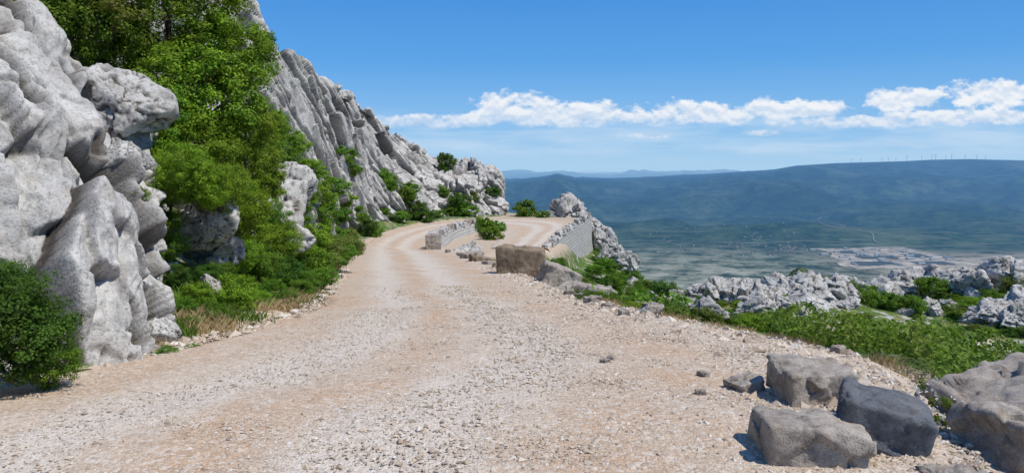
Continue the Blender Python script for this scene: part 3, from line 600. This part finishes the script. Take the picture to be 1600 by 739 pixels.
cover('ground_cover','dense low green shrubs carpeting the slope beside the road',95000,lambda n:reg(n,2.6,13,5.6,16,lambda q:rightof(q,.15)&(q[:,0]/q[:,1]>.33+.06*fbm(np.column_stack([q,0*q[:,0]])*.7,3,29))),.06,M_cover,5,.55)
cover('slope_cover','patchy green herbs and low shrubs on the slope',55000,lambda n:reg(n,1,26,12,46,lambda q:rightof(q,.6)&(fbm(np.column_stack([q,0*q[:,0]])*.45,3,19)>-.05)),.12,M_grass,6,.35)
def grass(name,lab,pts,h,mat,seed,spread=.35,w=.006):
    r=np.random.default_rng(seed); n=len(pts); z=height(pts[:,0],pts[:,1]); B=np.column_stack([pts,z]); a=r.uniform(0,6.28,n); H_=h*r.uniform(.3,1.2,n); sp_=spread*r.uniform(.2,1.2,n)
    d=np.column_stack([np.cos(a),np.sin(a),0*a]); s=np.column_stack([-np.sin(a),np.cos(a),0*a]); W=w*r.uniform(.7,1.4,n)[:,None]
    M1=B+d*(sp_*H_*.3)[:,None]+np.array([0,0,1])*(H_*.6)[:,None]; T=B+d*(sp_*H_)[:,None]+np.array([0,0,1])*H_[:,None]
    V=np.stack([B-s*W,B+s*W,M1+s*W*.8,T,M1-s*W*.8],1)
    Fq=np.arange(5*n).reshape(n,5); o=ob(name,mk_mesh(name,V.reshape(-1,3),Fq,[mat],False,{'tone':np.repeat(r.random(n),5)})); o['kind']='stuff'; o['label']=lab; return o
def clumps(cs,per,rad):
    out=[]
    for (x,y) in cs:
        s_=rs.uniform(.5,1.4); out.append(np.column_stack([rng.normal(x,rad*s_,per),rng.normal(y,rad*s_,per)]))
    return np.vstack(out)
lc=[]
for i in range(26):
    y=rs.uniform(7.2,14); x=np.interp(y,YL,XLv)-rs.uniform(.0,.6); lc.append((x,y))
for i in range(50):
    y=rs.uniform(14,40); x=np.interp(y,YL,XLv)-rs.uniform(.1,1.0); lc.append((x,y))
grass('dry_grass','tufts of straw coloured dry grass along the road edge',clumps(lc,150,.08),.12,M_dry,1,.7,.0028)
gc=[]
for i in range(100):
    y=rs.uniform(6.6,30); x=np.interp(y,YL,XLv)-rs.uniform(.05,1.2); gc.append((x,y))
grass('verge_grass','green grass tufts along the road edge',clumps(gc,200,.14),.11,M_grass,2,.6,.0035)
rc=[]
for i in range(26):
    y=rs.uniform(6.4,13); x=np.interp(y,YR,XRv)+rs.uniform(.0,.4); rc.append((x,y))
grass('straw_grass','sparse dry grass at the gravel shoulder edge',clumps(rc,90,.14),.10,M_dry,3,.6,.003)
grass('slope_grass','green grass on the slope below the road',reg(50000,1,14,11,34,lambda q:rightof(q,.3)&(fbm(np.column_stack([q,0*q[:,0]])*.6,3,23)>-.1)),.16,M_grass,4,.4,.013)
P,N,t,c=crown_pts(30,1400,66,1.,.2,.2,.4); V,Fc,tn=leaf_cloud(P,N,.10,t,66); P2,N2,t2,_=crown_pts(40,260,67,1.,.2,.7,.3); V2,F2,tn2=leaf_cloud(P2*1.1,N2,.13,t2,67)
tag(ob('flowering_weed',mk_mesh('flowering_weed',np.vstack([V,V2]),np.vstack([Fc,F2+len(V)]),[M_leafolive,M_flower],False,{'tone':np.r_[tn,tn2]},np.r_[np.zeros(len(Fc)),np.ones(len(F2))]),(2.6,4.85,.1),(0,0,0),(.16,.2,.26)),'small weed with white flowers growing between roadside stones','weed')
# ------------------------------------------------------------------ pebbles
def pebbles(n,ymin,ymax,smin,smax,seed,pw,name,lab,edgebias=0):
    r=np.random.default_rng(seed); y=ymin+(ymax-ymin)*r.random(n)**pw; l=np.interp(y,YL,XLv); x2=np.interp(y,YR,XRv)
    t=r.random(n)
    if edgebias==1: t=np.where(r.random(n)<.7,1-np.abs(r.normal(0,.07,n)),t*.06-.02)
    if edgebias==2: t=1-np.abs(r.normal(0,.28,n))
    x=l+(x2-l)*t; k=(np.abs(x)<y*.75+1)&(t>-.05); x=x[k];y=y[k]; n=len(x)
    z=height(x,y)+.058
    base=np.array([(1,0,0),(0,1,0),(-1,0,0),(0,-1,0),(.2,.1,1),(-.1,.1,-1)],float)
    base=np.tile(base,(n,1,1))+r.normal(size=(n,6,3))*.22
    s=(smin+(smax-smin)*r.random(n)**3)[:,None]; a=r.uniform(0,6.28,n); sc=np.column_stack([s[:,0]*r.uniform(.7,1.3,n),s[:,0]*r.uniform(.6,1,n),s[:,0]*r.uniform(.35,.7,n)])
    base=base*sc[:,None,:]; ca,sa=np.cos(a)[:,None],np.sin(a)[:,None]
    V=np.stack([base[:,:,0]*ca-base[:,:,1]*sa,base[:,:,0]*sa+base[:,:,1]*ca,base[:,:,2]],-1)+np.column_stack([x,y,z])[:,None,:]
    tf=np.array([(0,1,4),(1,2,4),(2,3,4),(3,0,4),(1,0,5),(2,1,5),(3,2,5),(0,3,5)]); Fq=(tf[None]+6*np.arange(n)[:,None,None]).reshape(-1,3)
    o=ob(name,mk_mesh(name,V.reshape(-1,3),Fq,[M_pebble],False,{'tone':np.repeat(r.random(n),6)})); o['kind']='stuff'; o['label']=lab
pebbles(34000,3.4,11,.004,.014,1,1.3,'gravel','crushed limestone gravel scattered over the road')
pebbles(34000,3.4,16,.006,.028,2,1.3,'coarse_gravel','coarser loose stones on the shoulder of the road',2)
pebbles(6000,5,40,.02,.075,3,1.2,'edge_rubble','rough rubble stones along the road edges',1)
# ------------------------------------------------------------------ valley objects
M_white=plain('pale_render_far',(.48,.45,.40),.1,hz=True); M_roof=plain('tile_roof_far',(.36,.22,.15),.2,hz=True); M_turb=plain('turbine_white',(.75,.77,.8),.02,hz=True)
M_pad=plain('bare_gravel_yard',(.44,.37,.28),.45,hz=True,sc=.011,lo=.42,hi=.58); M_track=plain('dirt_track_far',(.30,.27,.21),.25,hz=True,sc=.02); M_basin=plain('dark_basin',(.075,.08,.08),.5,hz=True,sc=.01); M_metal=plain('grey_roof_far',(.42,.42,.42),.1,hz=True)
def boxmesh(name,w,d,h,roof,mats):
    V=[(-w,-d,-8),(w,-d,-8),(w,d,-8),(-w,d,-8),(-w,-d,h),(w,-d,h),(w,d,h),(-w,d,h),(-w,0,h+roof),(w,0,h+roof)]
    me=bpy.data.meshes.new(name); me.from_pydata(V,[],[(0,1,5,4),(2,3,7,6),(1,2,6,9,5),(3,0,4,8,7),(4,5,9,8),(6,7,8,9)])
    for m in mats: me.materials.append(m)
    for i in (4,5): me.polygons[i].material_index=1
    return me
house_me=boxmesh('house',7,5,5,4,[M_white,M_roof])
for i in range(80):
    u=rs.choice([rs.uniform(1040,1280),rs.uniform(980,1180),rs.gauss(1150,20),rs.gauss(1230,18)]); v=rs.gauss(385,9)
    y=702*F/(v-HV); x=(u-800)/F*y; tag(ob('house',house_me,(x,y,H(x,y)),(0,0,rs.uniform(0,3)),(1.2,1.2,1)),'small pale village house with a tiled roof on the valley floor','house','village houses in the valley')
hall_me=boxmesh('warehouse',35,16,12,5,[M_white,M_metal])
for i in range(36):
    x=rs.uniform(2400,3300); y=rs.uniform(5400,6600)+(x-2800)*.2; s=rs.uniform(.3,1.0)
    tag(ob('warehouse',hall_me,(x,y,H(x,y)),(0,0,rs.choice([0.1,1.67])),(s,s,1)),'pale industrial hall on the bare valley site','warehouse','halls of the industrial site')
def patch(name,lab,poly,mat,dz,n=14,wb=40,ws=120):
    (a,b,c,d)=[np.array(p,float) for p in poly]; g=[]
    for i in range(n):
        for j in range(n):
            s,t=i/(n-1),j/(n-1); g.append((a*(1-s)+b*s)*(1-t)+(d*(1-s)+c*s)*t)
    g=np.array(g); q=np.column_stack([g/ws,0*g[:,0]]); w=np.column_stack([fbm(q,3,5),fbm(q,3,6)])*wb; z=height(g[:,0],g[:,1])+dz
    o=ob(name,mk_mesh(name,np.column_stack([g+w,z]),grid_faces(n,n),[mat],True)); o['kind']='structure'; o['label']=lab
patch('industrial_ground','bare pale gravel yard of an industrial site',[(2380,5350),(3330,5500),(3350,6700),(2500,6600)],M_pad,3,40,220,300)
for i,p in enumerate([[(2440,5480),(2700,5500),(2720,5720),(2450,5700)],[(2850,5500),(3120,5540),(3130,5720),(2860,5690)],[(2600,5860),(2900,5880),(2900,6040),(2610,6020)],[(3040,5950),(3200,5980),(3210,6200),(3040,6180)],[(2620,6250),(2800,6260),(2800,6400),(2620,6390)]]):
    patch('settling_basin','dark flat basin on the industrial site',p,M_basin,6,12,60,120)
patch('bare_land','strip of bare tan earth on the valley floor',[(3350,4950),(4300,5000),(4400,5600),(3400,5550)],M_pad,3,40,220,300)
def vroad(pts,w):
    P=cat(np.array(pts,float),12); g=[]
    for i,q in enumerate(P):
        d=P[min(i+1,len(P)-1)]-P[max(i-1,0)]; d/=np.linalg.norm(d); nn_=np.array([-d[1],d[0]]); g+= [q-nn_*w,q+nn_*w]
    g=np.array(g); z=height(g[:,0],g[:,1])+8
    o=ob('valley_road',mk_mesh('valley_road',np.column_stack([g,z]),grid_faces(len(P),2),[M_track],True)); o['kind']='structure'; o['label']='pale road winding across the wooded valley'
vroad([(3250,5700),(3350,6300),(3200,6900),(3300,7300),(3000,7700),(3500,8300),(3650,8700),(3450,9200),(3800,9700)],5)
vroad([(600,7000),(1300,7150),(2000,6900),(2700,6950),(3400,6700),(4500,6900)],6)
vroad([(700,5800),(1200,6300),(1900,6400),(2380,6300)],5)
tv,tf_=tube([(0,0,-30),(0,0,40),(0,0,92)],[4.0,3.4,2.6],8); tow=mk_mesh('tower',tv,tf_,[M_turb])
bm=bmesh.new(); bmesh.ops.create_cube(bm,size=1,matrix=Matrix.Diagonal((5,13,5,1))); bmesh.ops.bevel(bm,geom=bm.edges[:],offset=.8,segments=2); nac=bpy.data.meshes.new('nacelle'); bm.to_mesh(nac); bm.free(); nac.materials.append(M_turb)
bv=[];bf=[]
for k in range(3):
    a=k*2.0944; ca,sa=math.cos(a),math.sin(a)
    o=len(bv)
    for (x,z) in [(-1.5,0),(1.5,0),(-2.6,12),(2.2,12),(-.9,46),(.9,46)]:
        for yy in(-.6,.6): bv.append((x*ca-z*sa,yy,x*sa+z*ca))
    for (p,q) in [(0,2),(2,4)]:
        A0=o+p*2;B0=o+(p+1)*2;C0=o+q*2;D0=o+(q+1)*2
        bf+=[(A0,B0,D0,C0),(A0+1,C0+1,D0+1,B0+1),(A0,C0,C0+1,A0+1),(B0,B0+1,D0+1,D0)]
rot=mk_mesh('rotor',bv,bf,[M_turb],False)
for u in [1330,1345,1378,1388,1400,1417,1440,1456,1462,1478,1487,1508,1526,1540]:
    t=(u-800)/F; ys_=np.linspace(10000,17000,120); zz=height(ys_*t,ys_); k=int(np.argmax((zz-EYE)/ys_)); y=ys_[k]
    e=bpy.data.objects.new('wind_turbine',None); e.location=(t*y,y,zz[k]); COL.objects.link(e); tag(e,'white three bladed wind turbine on the distant hill crest','wind turbine','wind turbines on the hill crest')
    sc_=.65+.25*((u*7)%5)/5
    e.scale=(sc_,)*3; ob('tower',tow,parent=e); ob('nacelle',nac,(0,0,93),parent=e); ob('rotor',rot,(0,-8,93),(0,random.uniform(0,2),0),parent=e)
# ------------------------------------------------------------------ sun, sky
S=Vector((.46,-.24,.82)).normalized(); el=math.asin(S.z); az=math.atan2(S.x,S.y)
sd=bpy.data.lights.new('sun','SUN'); sd.energy=4.5; sd.angle=math.radians(.5); sd.color=(1,.95,.87); so=bpy.data.objects.new('sun',sd); so.rotation_euler=S.to_track_quat('Z','Y').to_euler(); so.location=(20,-20,40); COL.objects.link(so)
W=bpy.data.worlds.new('World'); scene.world=W; W.use_nodes=True; nt=W.node_tree
for n in list(nt.nodes): nt.nodes.remove(n)
g=NT(nt); tc=g.n('ShaderNodeTexCoord').outputs['Generated']; sp=g.n('ShaderNodeSeparateXYZ'); g.set(sp.inputs[0],tc)
zc_=g.m('MAXIMUM',sp.outputs[2],.02); cb_=g.n('ShaderNodeCombineXYZ'); g.set(cb_.inputs[0],sp.outputs[0]);g.set(cb_.inputs[1],sp.outputs[1]);g.set(cb_.inputs[2],zc_)
sky=g.n('ShaderNodeTexSky'); sky.sky_type='NISHITA'; sky.sun_disc=False; sky.sun_elevation=el; sky.sun_rotation=az; sky.altitude=900; sky.air_density=1.0; sky.dust_density=.3; sky.ozone_density=1.0
g.set(sky.inputs[0],cb_.outputs[0])
STR=.1
tint=g.n('ShaderNodeValToRGB'); g.set(tint.inputs[0],g.m('MULTIPLY',sp.outputs[2],2.)); te=tint.color_ramp.elements
te[0].position=0; te[0].color=(.37,.62,.88,1); te[1].position=1; te[1].color=(.045,.19,.56,1)
k=te.new(.10); k.color=(.23,.51,.87,1); k=te.new(.26); k.color=(.09,.365,.82,1); k=te.new(.42); k.color=(.055,.285,.76,1)
tv_=g.n('ShaderNodeVectorMath',operation='SCALE'); g.set(tv_.inputs[0],tint.outputs[0]); tv_.inputs['Scale'].default_value=10.
skyc=g.mix(.9,sky.outputs[0],tv_.outputs[0])
a=g.m('DIVIDE',sp.outputs[0],g.m('MAXIMUM',sp.outputs[1],.05)); e=g.m('DIVIDE',sp.outputs[2],g.m('MAXIMUM',sp.outputs[1],.05))
def cloudn(off,sx,sy,det=6,rough=.6,sc=1.):
    c=g.n('ShaderNodeCombineXYZ'); g.set(c.inputs[0],g.m('MULTIPLY',a,sx)); g.set(c.inputs[1],g.m('MULTIPLY',g.m('ADD',e,off),sy)); c.inputs[2].default_value=3.7; return g.noise(c.outputs[0],sc,det,rough)
def blob(cu,cv,wu,up,dn):
    ca=(cu-800)/F; ce=(HV-cv)/F; x=g.m('DIVIDE',g.m('SUBTRACT',a,ca),wu/F); yy=g.m('SUBTRACT',e,ce)
    y1=g.m('DIVIDE',g.m('MAXIMUM',yy,0.),up/F); y2=g.m('DIVIDE',g.m('MINIMUM',yy,0.),dn/F); y=g.m('ADD',y1,y2)
    return g.m('SUBTRACT',1.,g.m('ADD',g.m('MULTIPLY',x,x),g.m('MULTIPLY',y,y)))
bl=[(815,184,120,42,18),(690,193,110,16,11),(930,183,150,28,16),(1090,182,130,28,15),(1230,174,120,22,16),(1410,160,75,26,20),(1550,150,95,26,26),(1340,190,150,12,12),(1500,182,170,14,14),(1010,212,50,7,6),(1190,208,32,7,6)]
env=None
for q in bl:
    b=blob(*q); env=b if env is None else g.m('MAXIMUM',env,b)
env=g.m('MAXIMUM',env,-2.)
n0=cloudn(0,30,50,6,.6); n1=cloudn(.006,30,50,4,.6)
den=g.m('ADD',g.m('MULTIPLY',env,.56),g.m('MULTIPLY',g.m('SUBTRACT',n0,.52),2.0))
low=g.rng(e,(HV-200)/F,(HV-178)/F)
soft=g.m('MULTIPLY',g.rng(den,-.1,.7,0,1,True),.85)
sharp=g.rng(den,-.01,.34,0,1,True)
alpha=g.m('ADD',g.m('MULTIPLY',soft,g.m('SUBTRACT',1.,low)),g.m('MULTIPLY',sharp,low))
lit=g.rng(g.m('SUBTRACT',n0,n1),-.08,.08)
hgt=g.rng(e,(HV-206)/F,(HV-162)/F)
lit=g.m('ADD',g.m('MULTIPLY',lit,.6),g.m('MULTIPLY',hgt,.45),clamp=True)
ccol=g.mix(lit,(4.9,6.4,8.4),(9.1,9.3,9.6))
veil=g.m('MULTIPLY',g.rng(cloudn(0,6,44,3,.6),.40,.66),g.m('MULTIPLY',g.rng(e,.002,.02),g.rng(e,.075,.045))); veil=g.m('MULTIPLY',veil,.55)
front=g.rng(sp.outputs[1],.05,.15)
c1=g.mix(g.m('MULTIPLY',veil,front),skyc,(6.2,7.6,9.1))
c2=g.mix(g.m('MULTIPLY',alpha,g.m('MULTIPLY',front,.95)),c1,ccol)
bg=g.n('ShaderNodeBackground'); g.set(bg.inputs[0],c2); bg.inputs[1].default_value=STR
wo=g.n('ShaderNodeOutputWorld'); nt.links.new(bg.outputs[0],wo.inputs[0])
# ------------------------------------------------------------------ camera
cd=bpy.data.cameras.new('camera'); cd.sensor_width=36; cd.lens=36*F/1600; cd.shift_y=-(369.5-HV)/1600; cd.clip_end=200000; cd.clip_start=.05
co=bpy.data.objects.new('camera',cd); co.location=(0,0,EYE); co.rotation_euler=(math.radians(90),0,0); COL.objects.link(co); scene.camera=co
scene.view_settings.view_transform='Standard'; scene.view_settings.look='None'; scene.view_settings.exposure=0
